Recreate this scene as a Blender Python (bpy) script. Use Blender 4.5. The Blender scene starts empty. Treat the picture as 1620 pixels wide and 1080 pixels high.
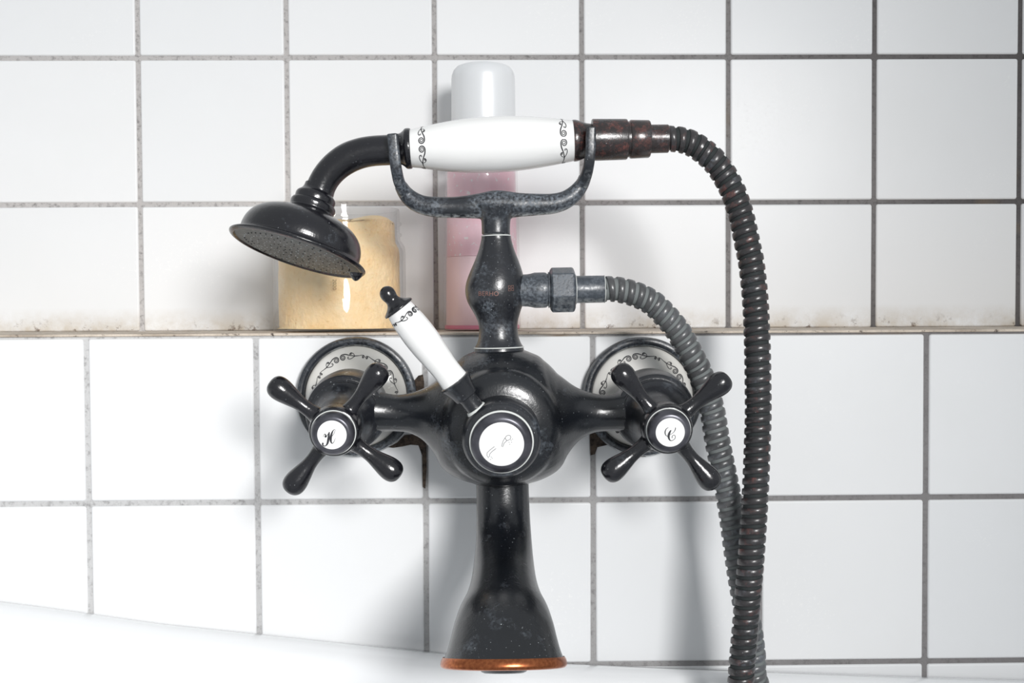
import bpy, bmesh, math, random
from mathutils import Vector, Matrix

random.seed(7)
scene = bpy.context.scene
COL = scene.collection
rad = math.radians

# ------------------------------------------------------------------ camera
F, D = 1705.0, 0.640            # focal length in pixels of the 1620 px frame, distance to lower wall
CAM = Vector((0.0, -D, 0.80))
PITCH, YAW, ROLL = rad(1.68), rad(0.83), rad(0.30)
fwd = Vector((math.sin(YAW) * math.cos(PITCH), math.cos(YAW) * math.cos(PITCH), -math.sin(PITCH)))
r0 = Vector((math.cos(YAW), -math.sin(YAW), 0))
u0 = r0.cross(fwd)
RIGHT = r0 * math.cos(ROLL) - u0 * math.sin(ROLL)
UP = u0 * math.cos(ROLL) + r0 * math.sin(ROLL)
cd = bpy.data.cameras.new('camera')
cam = bpy.data.objects.new('camera', cd)
COL.objects.link(cam)
M = Matrix((RIGHT, UP, -fwd)).transposed().to_4x4()
M.translation = CAM
cam.matrix_world = M
cd.sensor_width = 36.0
cd.lens = F / 1620.0 * 36.0
cd.clip_start = 0.02
scene.camera = cam

# ------------------------------------------------------------------ world, light, exposure
world = bpy.data.worlds.new('world')
scene.world = world
world.use_nodes = True
bg = world.node_tree.nodes['Background']
bg.inputs[0].default_value = (0.93, 0.97, 1.0, 1)
bg.inputs[1].default_value = 0.47


def area(name, loc, target, size, power, spread, col=(1, 1, 1)):
    l = bpy.data.lights.new(name, 'AREA')
    l.shape = 'DISK'
    l.size = size
    l.energy = power
    l.spread = rad(spread)
    l.color = col
    o = bpy.data.objects.new(name, l)
    COL.objects.link(o)
    o.location = loc
    o.rotation_euler = (Vector(target) - Vector(loc)).to_track_quat('-Z', 'Y').to_euler()
    return o


area('softbox', (0.47, -1.60, 1.14), (-0.25, 0.0, 0.70), 0.42, 2.55, 53, (1.0, 0.99, 0.98))

vs = scene.view_settings
vs.view_transform = 'Standard'
vs.look = 'None'
vs.gamma = 1.0
vs.exposure = 0.07
vs.use_curve_mapping = False


# ------------------------------------------------------------------ pixel helpers (direction from pixel, distance from the wall)
def ray(px, py):
    return fwd + RIGHT * ((px - 810.0) / F) + UP * ((540.0 - py) / F)


def at(px, py, d):
    v = ray(px, py)
    return CAM + v * ((D - d) / v.y)


def on_plane(px, py, p0, n):
    v = ray(px, py)
    return CAM + v * ((p0 - CAM).dot(n) / v.dot(n))


def mm(px, d):
    return px * (D - d) / F


# ------------------------------------------------------------------ object helpers
def tag(o, label=None, cat=None, group=None, kind=None):
    if label: o['label'] = label
    if cat: o['category'] = cat
    if group: o['group'] = group
    if kind: o['kind'] = kind
    return o


def empty(name, loc):
    o = bpy.data.objects.new(name, None)
    o.empty_display_size = 0.02
    COL.objects.link(o)
    o.location = loc
    return o


def attach(o, parent):
    if parent is None:
        return
    o.parent = parent
    if parent.type == 'EMPTY':
        o.matrix_parent_inverse = Matrix.Translation(-Vector(parent.location))


def mesh_obj(name, verts, faces, mat, parent=None, smooth=True, sharp=38, mats=None, fmat=None):
    me = bpy.data.meshes.new(name)
    me.from_pydata([tuple(v) for v in verts], [], faces)
    for m in (mats or [mat]):
        me.materials.append(m)
    if fmat:
        me.polygons.foreach_set('material_index', fmat)
    bm = bmesh.new()
    bm.from_mesh(me)
    bmesh.ops.recalc_face_normals(bm, faces=bm.faces)
    bm.to_mesh(me)
    bm.free()
    if smooth:
        me.polygons.foreach_set('use_smooth', [True] * len(me.polygons))
        me.set_sharp_from_angle(angle=rad(sharp))
    me.update()
    o = bpy.data.objects.new(name, me)
    COL.objects.link(o)
    attach(o, parent)
    return o


def spline(pts, n):
    """Catmull-Rom through tuples."""
    pts = [tuple(p) for p in pts]
    P = [tuple(2 * a - b for a, b in zip(pts[0], pts[1]))] + pts + [tuple(2 * a - b for a, b in zip(pts[-1], pts[-2]))]
    out = []
    for i in range(1, len(P) - 2):
        for k in range(n):
            t = k / n
            out.append(tuple(0.5 * ((2 * b) + (-a + c) * t + (2 * a - 5 * b + 4 * c - d) * t * t + (-a + 3 * b - 3 * c + d) * t ** 3)
                             for a, b, c, d in zip(P[i - 1], P[i], P[i + 1], P[i + 2])))
    out.append(pts[-1])
    return out


def basis(axis):
    a = axis.normalized()
    h = Vector((0, 0, 1)) if abs(a.z) < 0.9 else Vector((0, -1, 0))
    e1 = (h - a * h.dot(a)).normalized()
    e2 = a.cross(e1)
    return a, e1, e2


def lathe_data(A, axis, prof, seg=56, rot=0.0, cap=True):
    a, e1, e2 = basis(axis)
    V, Fc = [], []
    for t, r in prof:
        for j in range(seg):
            th = rot + 2 * math.pi * j / seg
            V.append(A + a * t + (e1 * math.cos(th) + e2 * math.sin(th)) * max(r, 1e-5))
    for i in range(len(prof) - 1):
        for j in range(seg):
            k = (j + 1) % seg
            Fc.append((i * seg + j, i * seg + k, (i + 1) * seg + k, (i + 1) * seg + j))
    if cap:
        Fc.append(tuple(range(seg)))
        Fc.append(tuple((len(prof) - 1) * seg + j for j in range(seg)))
    return V, Fc


def lathe(name, A, axis, prof, mat, parent=None, seg=56, rot=0.0, cap=True, sharp=38):
    V, Fc = lathe_data(A, axis, prof, seg, rot, cap)
    return mesh_obj(name, V, Fc, mat, parent, sharp=sharp)


def sweep_data(pts, rx, ry=None, seg=28, hint=Vector((0, -1, 0)), power=2.0, cap=True):
    n = len(pts)
    ry = ry or rx
    V, Fc = [], []
    for i, p in enumerate(pts):
        t = (pts[min(i + 1, n - 1)] - pts[max(i - 1, 0)]).normalized()
        b = (hint - t * hint.dot(t)).normalized()
        nn = t.cross(b)
        for j in range(seg):
            th = 2 * math.pi * j / seg
            c, s = math.cos(th), math.sin(th)
            c = math.copysign(abs(c) ** (2 / power), c)
            s = math.copysign(abs(s) ** (2 / power), s)
            V.append(p + nn * (rx[i] * c) + b * (ry[i] * s))
    for i in range(n - 1):
        for j in range(seg):
            k = (j + 1) % seg
            Fc.append((i * seg + j, i * seg + k, (i + 1) * seg + k, (i + 1) * seg + j))
    if cap:
        Fc.append(tuple(range(seg)))
        Fc.append(tuple((n - 1) * seg + j for j in range(seg)))
    return V, Fc


def merge(parts):
    V, Fc = [], []
    for v, f in parts:
        o = len(V)
        V += list(v)
        Fc += [tuple(i + o for i in q) for q in f]
    return V, Fc


def blend(o, voxel, it=6):
    """Fuse overlapping shells of one casting into one continuous filleted surface."""
    m = o.modifiers.new('fuse', 'REMESH')
    m.mode = 'VOXEL'
    m.voxel_size = voxel
    m.use_smooth_shade = True
    s = o.modifiers.new('fillet', 'SMOOTH')
    s.factor = 0.5
    s.iterations = it
    return o


def sphere_data(c, r, seg=40, rings=20):
    prof = [(-r * math.cos(math.pi * i / rings), r * math.sin(math.pi * i / rings)) for i in range(rings + 1)]
    return lathe_data(c, Vector((0, 0, 1)), prof, seg)


def ribbon(name, polys, mapper, mat, parent, kind=None):
    """Flat printed strokes: polys = [(list of (u, v, width))], mapper(u, v) -> 3D point."""
    V, Fc = [], []
    for pl in polys:
        base = len(V)
        n = len(pl)
        for i, (u, v, w) in enumerate(pl):
            a, b = pl[max(i - 1, 0)], pl[min(i + 1, n - 1)]
            du, dv = b[0] - a[0], b[1] - a[1]
            L = math.hypot(du, dv) or 1
            nx, ny = -dv / L * w / 2, du / L * w / 2
            V += [mapper(u + nx, v + ny), mapper(u - nx, v - ny)]
        for i in range(n - 1):
            q = base + 2 * i
            Fc.append((q, q + 1, q + 3, q + 2))
    return mesh_obj(name, V, Fc, mat, parent, smooth=False)


# ------------------------------------------------------------------ materials
class N:
    def __init__(s, name):
        s.m = bpy.data.materials.new(name)
        s.m.use_nodes = True
        s.t = s.m.node_tree
        s.b = s.t.nodes['Principled BSDF']
        s.out = s.t.nodes['Material Output']
        s.co = s.t.nodes.new('ShaderNodeTexCoord').outputs['Object']

    def node(s, kind, **kw):
        n = s.t.nodes.new(kind)
        for k, v in kw.items():
            if k in n.inputs:
                if hasattr(v, 'is_linked') or isinstance(v, bpy.types.NodeSocket):
                    s.t.links.new(v, n.inputs[k])
                else:
                    n.inputs[k].default_value = v
            else:
                setattr(n, k, v)
        return n

    def link(s, a, b):
        s.t.links.new(a, b)

    def noise(s, scale, detail=4, rough=0.55, lo=0.45, hi=0.6, vec=None):
        n = s.node('ShaderNodeTexNoise', Scale=scale, Detail=detail, Roughness=rough)
        s.link(vec or s.co, n.inputs['Vector'])
        r = s.node('ShaderNodeMapRange')
        r.inputs['From Min'].default_value = lo
        r.inputs['From Max'].default_value = hi
        s.link(n.outputs['Fac'], r.inputs['Value'])
        return r.outputs['Result']

    def math(s, op, a, b):
        n = s.t.nodes.new('ShaderNodeMath')
        n.operation = op
        n.use_clamp = True
        for i, x in enumerate((a, b)):
            if isinstance(x, bpy.types.NodeSocket):
                s.link(x, n.inputs[i])
            else:
                n.inputs[i].default_value = x
        return n.outputs[0]

    def mix(s, fac, a, b):
        n = s.t.nodes.new('ShaderNodeMix')
        n.data_type = 'RGBA'
        for sock, x in ((n.inputs[0], fac), (n.inputs[6], a), (n.inputs[7], b)):
            if isinstance(x, bpy.types.NodeSocket):
                s.link(x, sock)
            else:
                sock.default_value = x if not isinstance(x, tuple) or len(x) == 4 else (*x, 1)
        return n.outputs[2]

    def set(s, **kw):
        for k, v in kw.items():
            k = k.replace('_', ' ')
            i = s.b.inputs[k]
            if isinstance(v, bpy.types.NodeSocket):
                s.link(v, i)
            elif isinstance(v, tuple) and len(v) == 3 and len(i.default_value) == 4:
                i.default_value = (*v, 1)
            else:
                i.default_value = v
        return s

    def bump(s, h, strength=0.2, dist=0.0005):
        n = s.node('ShaderNodeBump')
        n.inputs['Strength'].default_value = strength
        n.inputs['Distance'].default_value = dist
        s.link(h, n.inputs['Height'])
        s.link(n.outputs[0], s.b.inputs['Normal'])


def plain(name, col, rough=0.5, metal=0.0, spec=0.5, **kw):
    n = N(name)
    n.set(Base_Color=col, Roughness=rough, Metallic=metal, Specular_IOR_Level=spec, **kw)
    return n.m


def bronze(name, scale_amt=0.25, rough=0.26, tint=(0.004, 0.005, 0.007), copper=0.0, speck=0.5, crust=0.0, chalk=(0.15, 0.175, 0.205)):
    n = N(name)
    blot = n.noise(55, 5, 0.62, 0.62 - 0.28 * scale_amt, 0.86 - 0.28 * scale_amt)
    fine = n.noise(650, 3, 0.6, 0.40, 0.66)
    lime = n.math('MULTIPLY', blot, fine)
    dots = n.noise(1250, 2, 0.5, 0.73 - 0.03 * speck, 0.78 - 0.03 * speck)
    broad = n.noise(28, 3, 0.5, 0.35, 0.75)
    dark = n.mix(broad, tint, tuple(c * 1.9 for c in tint))
    if copper:
        cm = n.math('MULTIPLY', n.noise(160, 5, 0.7, 0.62 - 0.3 * copper, 0.80 - 0.3 * copper), n.noise(900, 3, 0.6, 0.3, 0.7))
        dark = n.mix(cm, dark, (0.20, 0.062, 0.048, 1))
    c1 = n.mix(lime, dark, (*chalk, 1))
    c2 = n.mix(n.math('MULTIPLY', dots, 0.8), c1, (0.45, 0.48, 0.50, 1))
    if crust:
        geo = n.node('ShaderNodeNewGeometry')
        sep = n.node('ShaderNodeSeparateXYZ')
        n.link(geo.outputs['Normal'], sep.inputs[0])
        mr = n.node('ShaderNodeMapRange')
        mr.inputs['From Min'].default_value = -0.62
        mr.inputs['From Max'].default_value = -0.95
        n.link(sep.outputs[2], mr.inputs['Value'])
        cm2 = n.math('MULTIPLY', n.math('MULTIPLY', mr.outputs['Result'], n.noise(330, 4, 0.7, 0.40, 0.58)), crust)
        c2 = n.mix(cm2, c2, (0.50, 0.53, 0.54, 1))
    rr = n.node('ShaderNodeMapRange')
    rr.inputs['To Min'].default_value = rough
    rr.inputs['To Max'].default_value = 0.75
    n.link(lime, rr.inputs['Value'])
    n.set(Base_Color=c2, Roughness=rr.outputs['Result'], Specular_IOR_Level=0.8)
    n.bump(fine, 0.10, 0.0003)
    return n.m


MB = bronze('oil_rubbed_bronze', 0.15)
MB_clean = bronze('oil_rubbed_bronze_polished', 0.0, 0.21, (0.004, 0.004, 0.006), speck=0.1)
MB_lime = bronze('limescaled_bronze', 0.7, 0.32, (0.010, 0.012, 0.016), speck=0.8, crust=1.0)
MB_mid = bronze('lightly_scaled_bronze', 0.35, 0.28, (0.008, 0.009, 0.012), speck=0.8)
MB_nut = bronze('nut_bronze', 1.0, 0.3, (0.035, 0.042, 0.052), speck=0.8, crust=0.8, chalk=(0.13, 0.15, 0.175))
MB_cop = bronze('copper_worn_bronze', 0.1, 0.25, (0.016, 0.012, 0.012), copper=0.42, speck=0.2)
MB_hose = bronze('hose_bronze', 0.25, 0.30, (0.020, 0.018, 0.019), copper=0.25, speck=0.3)
MB_hose2 = bronze('hose_bronze_scaled', 0.5, 0.30, (0.060, 0.061, 0.063), speck=0.6)
M_groove = plain('hose_groove', (0.02, 0.025, 0.026), 0.8)
M_groove2 = plain('hose_groove_scaled', (0.17, 0.185, 0.185), 0.85)
M_lime = plain('limescale', (0.62, 0.64, 0.62), 0.8)
M_print = plain('black_print', (0.025, 0.025, 0.03), 0.5)
M_print2 = plain('grey_print', (0.16, 0.16, 0.17), 0.5)
M_letter = plain('copper_lettering', (0.24, 0.13, 0.11), 0.4, 0.3)

n = N('copper'); n.set(Base_Color=n.mix(n.noise(700, 3, 0.6, 0.35, 0.7), (0.50, 0.17, 0.07), (0.30, 0.09, 0.04)), Roughness=0.28, Metallic=1.0); M_copper = n.m
n = N('porcelain'); n.set(Base_Color=(0.86, 0.86, 0.85), Roughness=0.06, Specular_IOR_Level=0.55, Coat_Weight=0.3, Coat_Roughness=0.03); M_porc = n.m
n = N('porcelain_dish'); n.set(Base_Color=n.mix(n.noise(40, 3, 0.5, 0.4, 0.8), (0.74, 0.73, 0.70), (0.62, 0.60, 0.54)), Roughness=0.12); M_dish = n.m
n = N('button_porcelain'); n.set(Base_Color=(0.88, 0.88, 0.87), Roughness=0.1); M_button = n.m
n = N('cap_metal'); n.set(Base_Color=n.mix(n.noise(120, 3, 0.5, 0.3, 0.8), (0.05, 0.05, 0.06), (0.13, 0.13, 0.15)), Roughness=0.3, Metallic=0.6); M_cap = n.m


def tile_mat(name, stain_z=None):
    n = N(name)
    geo = n.node('ShaderNodeNewGeometry')
    pos = geo.outputs['Position']
    info = n.node('ShaderNodeObjectInfo')
    base = n.mix(info.outputs['Random'], (0.78, 0.79, 0.80), (0.82, 0.825, 0.83))
    smear = n.noise(9, 4, 0.6, 0.50, 0.85, pos)
    base = n.mix(n.math('MULTIPLY', smear, 0.35), base, (0.74, 0.745, 0.74, 1))
    # dried splash marks
    spl = n.math('MULTIPLY', n.noise(14, 2, 0.5, 0.56, 0.72, pos), n.noise(480, 4, 0.7, 0.56, 0.70, pos))
    base = n.mix(n.math('MULTIPLY', spl, 0.6), base, (0.93, 0.93, 0.92, 1))
    if stain_z is not None:
        sep = n.node('ShaderNodeSeparateXYZ')
        n.link(pos, sep.inputs[0])
        r = n.node('ShaderNodeMapRange')
        r.inputs['From Min'].default_value = stain_z + 0.016
        r.inputs['From Max'].default_value = stain_z
        n.link(sep.outputs[2], r.inputs['Value'])
        st = n.math('MULTIPLY', r.outputs['Result'], n.noise(45, 5, 0.7, 0.32, 0.62, pos))
        base = n.mix(n.math('MULTIPLY', st, 0.75), base, (0.50, 0.42, 0.31, 1))
        fl = n.math('MULTIPLY', n.math('POWER', r.outputs['Result'], 3.0), n.noise(160, 4, 0.7, 0.58, 0.66, pos))
        base = n.mix(fl, base, (0.16, 0.11, 0.08, 1))
    rgh = n.node('ShaderNodeMapRange')
    rgh.inputs['To Min'].default_value = 0.30
    rgh.inputs['To Max'].default_value = 0.45
    n.link(spl, rgh.inputs['Value'])
    n.set(Base_Color=base, Roughness=rgh.outputs['Result'], Specular_IOR_Level=0.2)
    n.bump(n.noise(22, 2, 0.4, 0.2, 0.8, pos), 0.10, 0.001)
    return n.m


def grout_mat(name, pale_end, dark_end, x0, x1):
    """Grout that is paler at one end of the wall and darker at the other."""
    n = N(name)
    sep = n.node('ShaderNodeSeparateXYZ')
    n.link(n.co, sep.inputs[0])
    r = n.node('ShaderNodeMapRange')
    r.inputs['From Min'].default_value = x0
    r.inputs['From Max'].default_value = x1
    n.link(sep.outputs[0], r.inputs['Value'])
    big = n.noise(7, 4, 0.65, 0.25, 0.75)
    f = n.math('ADD', n.math('MULTIPLY', r.outputs['Result'], 0.8), n.math('MULTIPLY', big, 0.25))  # tone darkens along x, broken up by large noise
    c = n.mix(f, pale_end, dark_end)
    c = n.mix(n.math('MULTIPLY', n.noise(300, 4, 0.7, 0.50, 0.75), 0.7), c, tuple(x * 0.7 for x in dark_end))
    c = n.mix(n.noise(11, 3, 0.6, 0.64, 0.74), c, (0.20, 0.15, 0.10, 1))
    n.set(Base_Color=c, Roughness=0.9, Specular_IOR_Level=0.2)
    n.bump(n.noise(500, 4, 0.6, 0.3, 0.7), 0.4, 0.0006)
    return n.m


# ------------------------------------------------------------------ wall
LEDGE = 0.096                                   # how far the upper wall stands back
z_ledge = at(810, 525.0, 0).z
M_tile_up = tile_mat('white_tile_upper', z_ledge)
M_tile_lo = tile_mat('white_tile_lower')
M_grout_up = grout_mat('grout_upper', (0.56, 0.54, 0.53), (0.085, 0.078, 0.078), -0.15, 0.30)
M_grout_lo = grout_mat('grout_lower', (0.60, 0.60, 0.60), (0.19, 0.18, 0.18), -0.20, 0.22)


def tile_mesh(name, w, h, mat, th=0.006):
    bm = bmesh.new()
    bmesh.ops.create_cube(bm, size=1.0, matrix=Matrix.Diagonal((w, th, h, 1)))
    ver = [e for e in bm.edges if abs(e.verts[0].co.y - e.verts[1].co.y) > th * 0.5]
    bmesh.ops.bevel(bm, geom=ver, offset=0.0014, segments=2, affect='EDGES', profile=0.5)
    front = [e for e in bm.edges if all(v.co.y < -th * 0.49 for v in e.verts) and len(e.link_faces) == 2]
    bmesh.ops.bevel(bm, geom=front, offset=0.0011, segments=2, affect='EDGES', profile=0.5)
    me = bpy.data.meshes.new(name)
    bm.to_mesh(me)
    bm.free()
    me.materials.append(mat)
    big = max(pl.area for pl in me.polygons)
    me.polygons.foreach_set('use_smooth', [pl.area < big * 0.5 for pl in me.polygons])
    return me


def box(name, lo, hi, mat, parent=None, bev=0.0):
    bm = bmesh.new()
    lo, hi = Vector(lo), Vector(hi)
    bmesh.ops.create_cube(bm, size=1.0, matrix=Matrix.Translation((lo + hi) / 2) @ Matrix.Diagonal((*(hi - lo), 1)))
    if bev:
        bmesh.ops.bevel(bm, geom=bm.edges[:], offset=bev, segments=2, affect='EDGES', profile=0.5)
    me = bpy.data.meshes.new(name)
    bm.to_mesh(me)
    bm.free()
    me.materials.append(mat)
    o = bpy.data.objects.new(name, me)
    COL.objects.link(o)
    attach(o, parent)
    return o


GAP, PITCH_X = 0.0030, 0.100
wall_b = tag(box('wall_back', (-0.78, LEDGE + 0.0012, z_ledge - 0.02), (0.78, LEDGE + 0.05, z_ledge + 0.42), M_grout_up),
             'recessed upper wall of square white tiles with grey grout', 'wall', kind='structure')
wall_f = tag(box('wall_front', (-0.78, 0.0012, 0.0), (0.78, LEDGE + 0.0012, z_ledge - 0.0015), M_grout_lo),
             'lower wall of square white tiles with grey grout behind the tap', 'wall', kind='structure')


def put_tile(me, parent, x, y, z):
    o = bpy.data.objects.new('tile', me)
    COL.objects.link(o)
    o.location = (x, y + 0.003 + random.uniform(0, 0.0003), z)
    o.rotation_euler = (rad(random.gauss(0, 0.06)), rad(random.gauss(0, 0.05)), rad(random.gauss(0, 0.07)))
    o.parent = parent


ux0 = at(217.5, 92.6, -LEDGE).x
uz = [at(797, 90.4, -LEDGE).z, at(798, 321.4, -LEDGE).z]
uz = [uz[0] + 0.2, uz[0] + 0.1] + uz + [z_ledge - 0.0015]
for r in range(4):
    h = uz[r] - uz[r + 1] - GAP
    me = tile_mesh('tile', PITCH_X - GAP, h, M_tile_up)
    for c in range(-5, 10):
        put_tile(me, wall_b, ux0 + (c + 0.5) * PITCH_X, LEDGE, (uz[r] + uz[r + 1]) / 2)
lx0 = at(139.5, 795.0, 0).x
lz1 = at(810, 790.6, 0).z
PZ = z_ledge - 0.0012 - lz1 + 0.0004
me_lo = tile_mesh('tile', PITCH_X - GAP, PZ - GAP, M_tile_lo)
lz = [lz1 + PZ, lz1, lz1 - PZ, lz1 - 2 * PZ, lz1 - 3 * PZ]
for r in range(4):
    for c in range(-6, 9):
        if c in (-6,):
            continue
        put_tile(me_lo, wall_f, lx0 + (c + 0.5) * PITCH_X, 0.0, (lz[r] + lz[r + 1]) / 2 - 0.0004)

# grimy ledge slab
n = N('grimy_ledge')
c = n.mix(n.noise(26, 5, 0.65, 0.35, 0.65), (0.74, 0.65, 0.55), (0.42, 0.35, 0.28))
c = n.mix(n.noise(190, 4, 0.7, 0.58, 0.68), c, (0.10, 0.075, 0.06, 1))
n.set(Base_Color=c, Roughness=0.75)
n.bump(n.noise(260, 4, 0.6, 0.3, 0.7), 0.5, 0.001)
M_ledge = n.m
tag(box('trim_1', (-0.78, -0.0003, z_ledge - 0.0015), (0.78, LEDGE + 0.0012, z_ledge), M_ledge, bev=0.0005),
    'grimy tan ledge running between the two tiled walls', 'ledge', kind='structure')

# crumbled mortar in the broken tile corners beside the flanges
n = N('crumbled_mortar')
n.set(Base_Color=n.mix(n.noise(220, 5, 0.7, 0.4, 0.62), (0.16, 0.115, 0.085), (0.035, 0.025, 0.02)), Roughness=0.95)
n.bump(n.noise(400, 5, 0.7, 0.3, 0.7), 0.9, 0.002)
M_crumb = n.m


def patch(pts, mat=M_crumb, th=0.0006):
    a = [at(x, y, 0.0) for x, y in pts]
    V = a + [p + Vector((0, -th, 0)) for p in a]
    k = len(a)
    Fc = [tuple(range(k, 2 * k))] + [(i, (i + 1) % k, (i + 1) % k + k, i + k) for i in range(k)]
    mesh_obj('mortar_patch', V, Fc, mat, wall_f, smooth=False)


patch([(640, 606), (655, 602), (662, 594), (669, 592), (671, 604), (671, 625), (655, 632), (640, 628)])
patch([(614, 707), (628, 700), (640, 688), (660, 686), (674, 690), (675, 740), (673, 772), (669, 770), (668, 720), (662, 704), (650, 703), (636, 706), (622, 708)])
patch([(933, 682), (950, 684), (972, 690), (985, 702), (962, 703), (945, 707), (941, 718), (934, 720)])
patch([(986, 706), (1003, 712), (1022, 722), (1000, 722), (988, 714)])

floor_n = N('floor_tile')
floor_n.set(Base_Color=floor_n.mix(floor_n.noise(12, 4, 0.6, 0.35, 0.7), (0.42, 0.42, 0.41), (0.33, 0.33, 0.32)), Roughness=0.35)
tag(box('floor', (-1.6, -1.6, -0.05), (1.6, 0.10, 0.0), floor_n.m), 'plain grey bathroom floor under the tub', 'floor', kind='structure')

# ------------------------------------------------------------------ bathtub
n = N('tub_enamel')
n.set(Base_Color=n.mix(n.noise(8, 3, 0.5, 0.3, 0.8), (0.86, 0.87, 0.88), (0.83, 0.84, 0.855)), Roughness=0.12, Coat_Weight=0.3)
M_tub = n.m
edge = [(-60, 938), (0, 946), (140, 963), (300, 988), (405, 1001), (520, 1016), (640, 1028), (760, 1038), (900, 1047), (1150, 1056), (1470, 1066), (1620, 1070), (1700, 1072)]
edge3 = [at(x, y, 0.012) for x, y in edge]
edge_xz = [(-0.86, 0.745)] + [(-0.60, 0.690)] + [(p.x, p.z) for p in edge3] + [(0.60, edge3[-1].z - 0.006), (0.90, edge3[-1].z - 0.006)]


def rim_z(x):
    for (xa, za), (xb, zb) in zip(edge_xz, edge_xz[1:]):
        if x <= xb:
            t = max(0.0, (x - xa) / (xb - xa))
            return za + (zb - za) * t
    return edge_xz[-1][1]


NT = 160
tub_c = Vector((0.02, -0.365, 0))
RR = 0.016                                     # roll radius
prof = []                                       # (inset from outer edge, dz from rim top, absolute?)
for k in range(9):
    th = math.pi * (1.05 - 1.15 * k / 8)
    prof.append((RR + RR * math.cos(th), -RR + RR * math.sin(th)))
V, Fc = [], []
HX, HY = 0.80, 0.361
rows = 0


def oval(t, inset):
    c, s = math.cos(t), math.sin(t)
    e = 2 / 5.0
    return Vector((tub_c.x + (HX - inset) * math.copysign(abs(c) ** e, c), tub_c.y + (HY - inset) * math.copysign(abs(s) ** e, s), 0))


levels = [('o', 0.26, 0.0), ('o', 0.20, 0.05), ('o', 0.09, 0.28), ('o', 0.035, 0.85)]
ring = []
for kind, ins, fz in levels:
    ring.append((ins, ('f', fz)))
for ins, dz in prof:
    ring.append((ins, ('r', dz)))
for ins, fz in ((0.045, 0.90), (0.075, 0.70), (0.105, 0.45), (0.135, 0.28), (0.18, 0.215), (0.26, 0.20), (0.34, 0.195)):
    ring.append((ins, ('f', fz)))
for ins, (k, v) in ring:
    for j in range(NT):
        p = oval(2 * math.pi * j / NT, ins)
        top = rim_z(p.x)
        p.z = top + v if k == 'r' else top * v
        if k == 'f' and v < 0.25:
            p.z = 0.58 * v
        V.append(p)
for i in range(len(ring) - 1):
    for j in range(NT):
        k = (j + 1) % NT
        Fc.append((i * NT + j, i * NT + k, (i + 1) * NT + k, (i + 1) * NT + j))
Fc.append(tuple((len(ring) - 1) * NT + j for j in range(NT)))
Fc.append(tuple(range(NT)))
tub = empty('bathtub', (0.02, -0.365, 0))
tag(tub, 'glossy white bathtub with rolled rim rising along the tiled wall', 'bathtub')
mesh_obj('basin', V, Fc, M_tub, tub, sharp=60)
lathe('drain', Vector((0.30, -0.365, 0.113)), Vector((0, 0, 1)), [(0, 0.0), (0, 0.035), (0.003, 0.034), (0.004, 0.028), (0.002, 0.02), (0.002, 0.0)], M_cap, tub, cap=False)

# ------------------------------------------------------------------ tap
tap = empty('bath_shower_mixer', (at(790, 650, 0).x, 0.0, at(790, 650, 0).z))
tag(tap, 'black oil-rubbed bronze bath mixer tap with porcelain details mounted on the tiled wall', 'tap')
DB = 0.057
s = (D - DB) / F

# body: ball, two arms and front boss cast as one
ballc = at(793, 660, DB)
arms = []
for sg in (-1, 1):
    arr = [(0, 660, 100), (40, 660, 104), (72, 659, 92), (96, 656, 66), (120, 654, 43), (144, 653, 32), (167, 653, 29), (195, 651, 32), (222, 650, 41), (246, 650, 46)]
    arr = spline(arr, 5)
    arms.append(sweep_data([at(793 + sg * a, y, DB) for a, y, r in arr], [r * s for a, y, r in arr], seg=48))
cap_c = at(793.5, 702.5, 0.112)
ax = (cap_c - ballc)
axn = ax.normalized()
AL = ax.length
boss = spline([(0.0, 0.0318), (0.014, 0.0318), (0.0225, 0.0316), (0.0275, 0.0300), (0.031, 0.0262), (0.033, 0.0215), (0.0335, 0.0180)], 4)
body = mesh_obj('body', *merge([sphere_data(ballc, 113 * s, 56, 30)] + arms + [lathe_data(ballc, axn, boss, 64)]), MB, tap)
blend(body, 0.0009, 5)

# valves and flanges
M_scroll_jobs = []


def spiral(cx, cy, ra, rb, a0, turns, w0, w1, n=26):
    out = []
    for i in range(n + 1):
        t = i / n
        r = ra + (rb - ra) * t
        a = a0 + turns * 2 * math.pi * t
        out.append((cx + r * math.cos(a), cy + r * math.sin(a), w0 + (w1 - w0) * t))
    return out


def motif():
    half = []
    w = 0.36
    sp = spiral(2.15, 0.0, 0.25, 1.75, math.pi * 0.5, -2.0, 0.25, 0.50)
    half.append(sp)
    stem = spline([(2.15, 1.75, 0.5), (3.9, 1.5, .48), (5.6, .75, .42), (7.4, .2, .36), (9.3, -.05, .42), (11.5, .25, .26), (13.2, .75, .24), (14.4, .8, .26)], 5)
    half.append(stem)
    half.append(spiral(14.35, -0.05, 0.15, 0.85, math.pi * 0.5, 1.5, 0.25, 0.34))
    leaf = spline([(9.3, -.05, .36), (8.2, -.85, .32), (6.9, -1.45, .34), (5.5, -1.55, .30), (4.7, -1.05, .26)], 5)
    half.append(leaf)
    half.append(spiral(5.15, -0.75, 0.12, 0.55, 0.4, -1.0, 0.2, 0.28, 14))
    curl = spline([(8.9, 0.05, .26), (8.6, 1.0, .26), (7.7, 1.75, .3), (6.8, 1.95, .3)], 5)
    half.append(curl)
    half.append(spiral(6.95, 1.3, 0.12, 0.65, math.pi * 0.5, 1.4, 0.22, 0.34, 16))
    half = [[(u, v, ww * 1.3) for u, v, ww in pl] for pl in half]
    return half + [[(-u, v, ww) for u, v, ww in pl] for pl in half]


MOTIF = motif()


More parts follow.
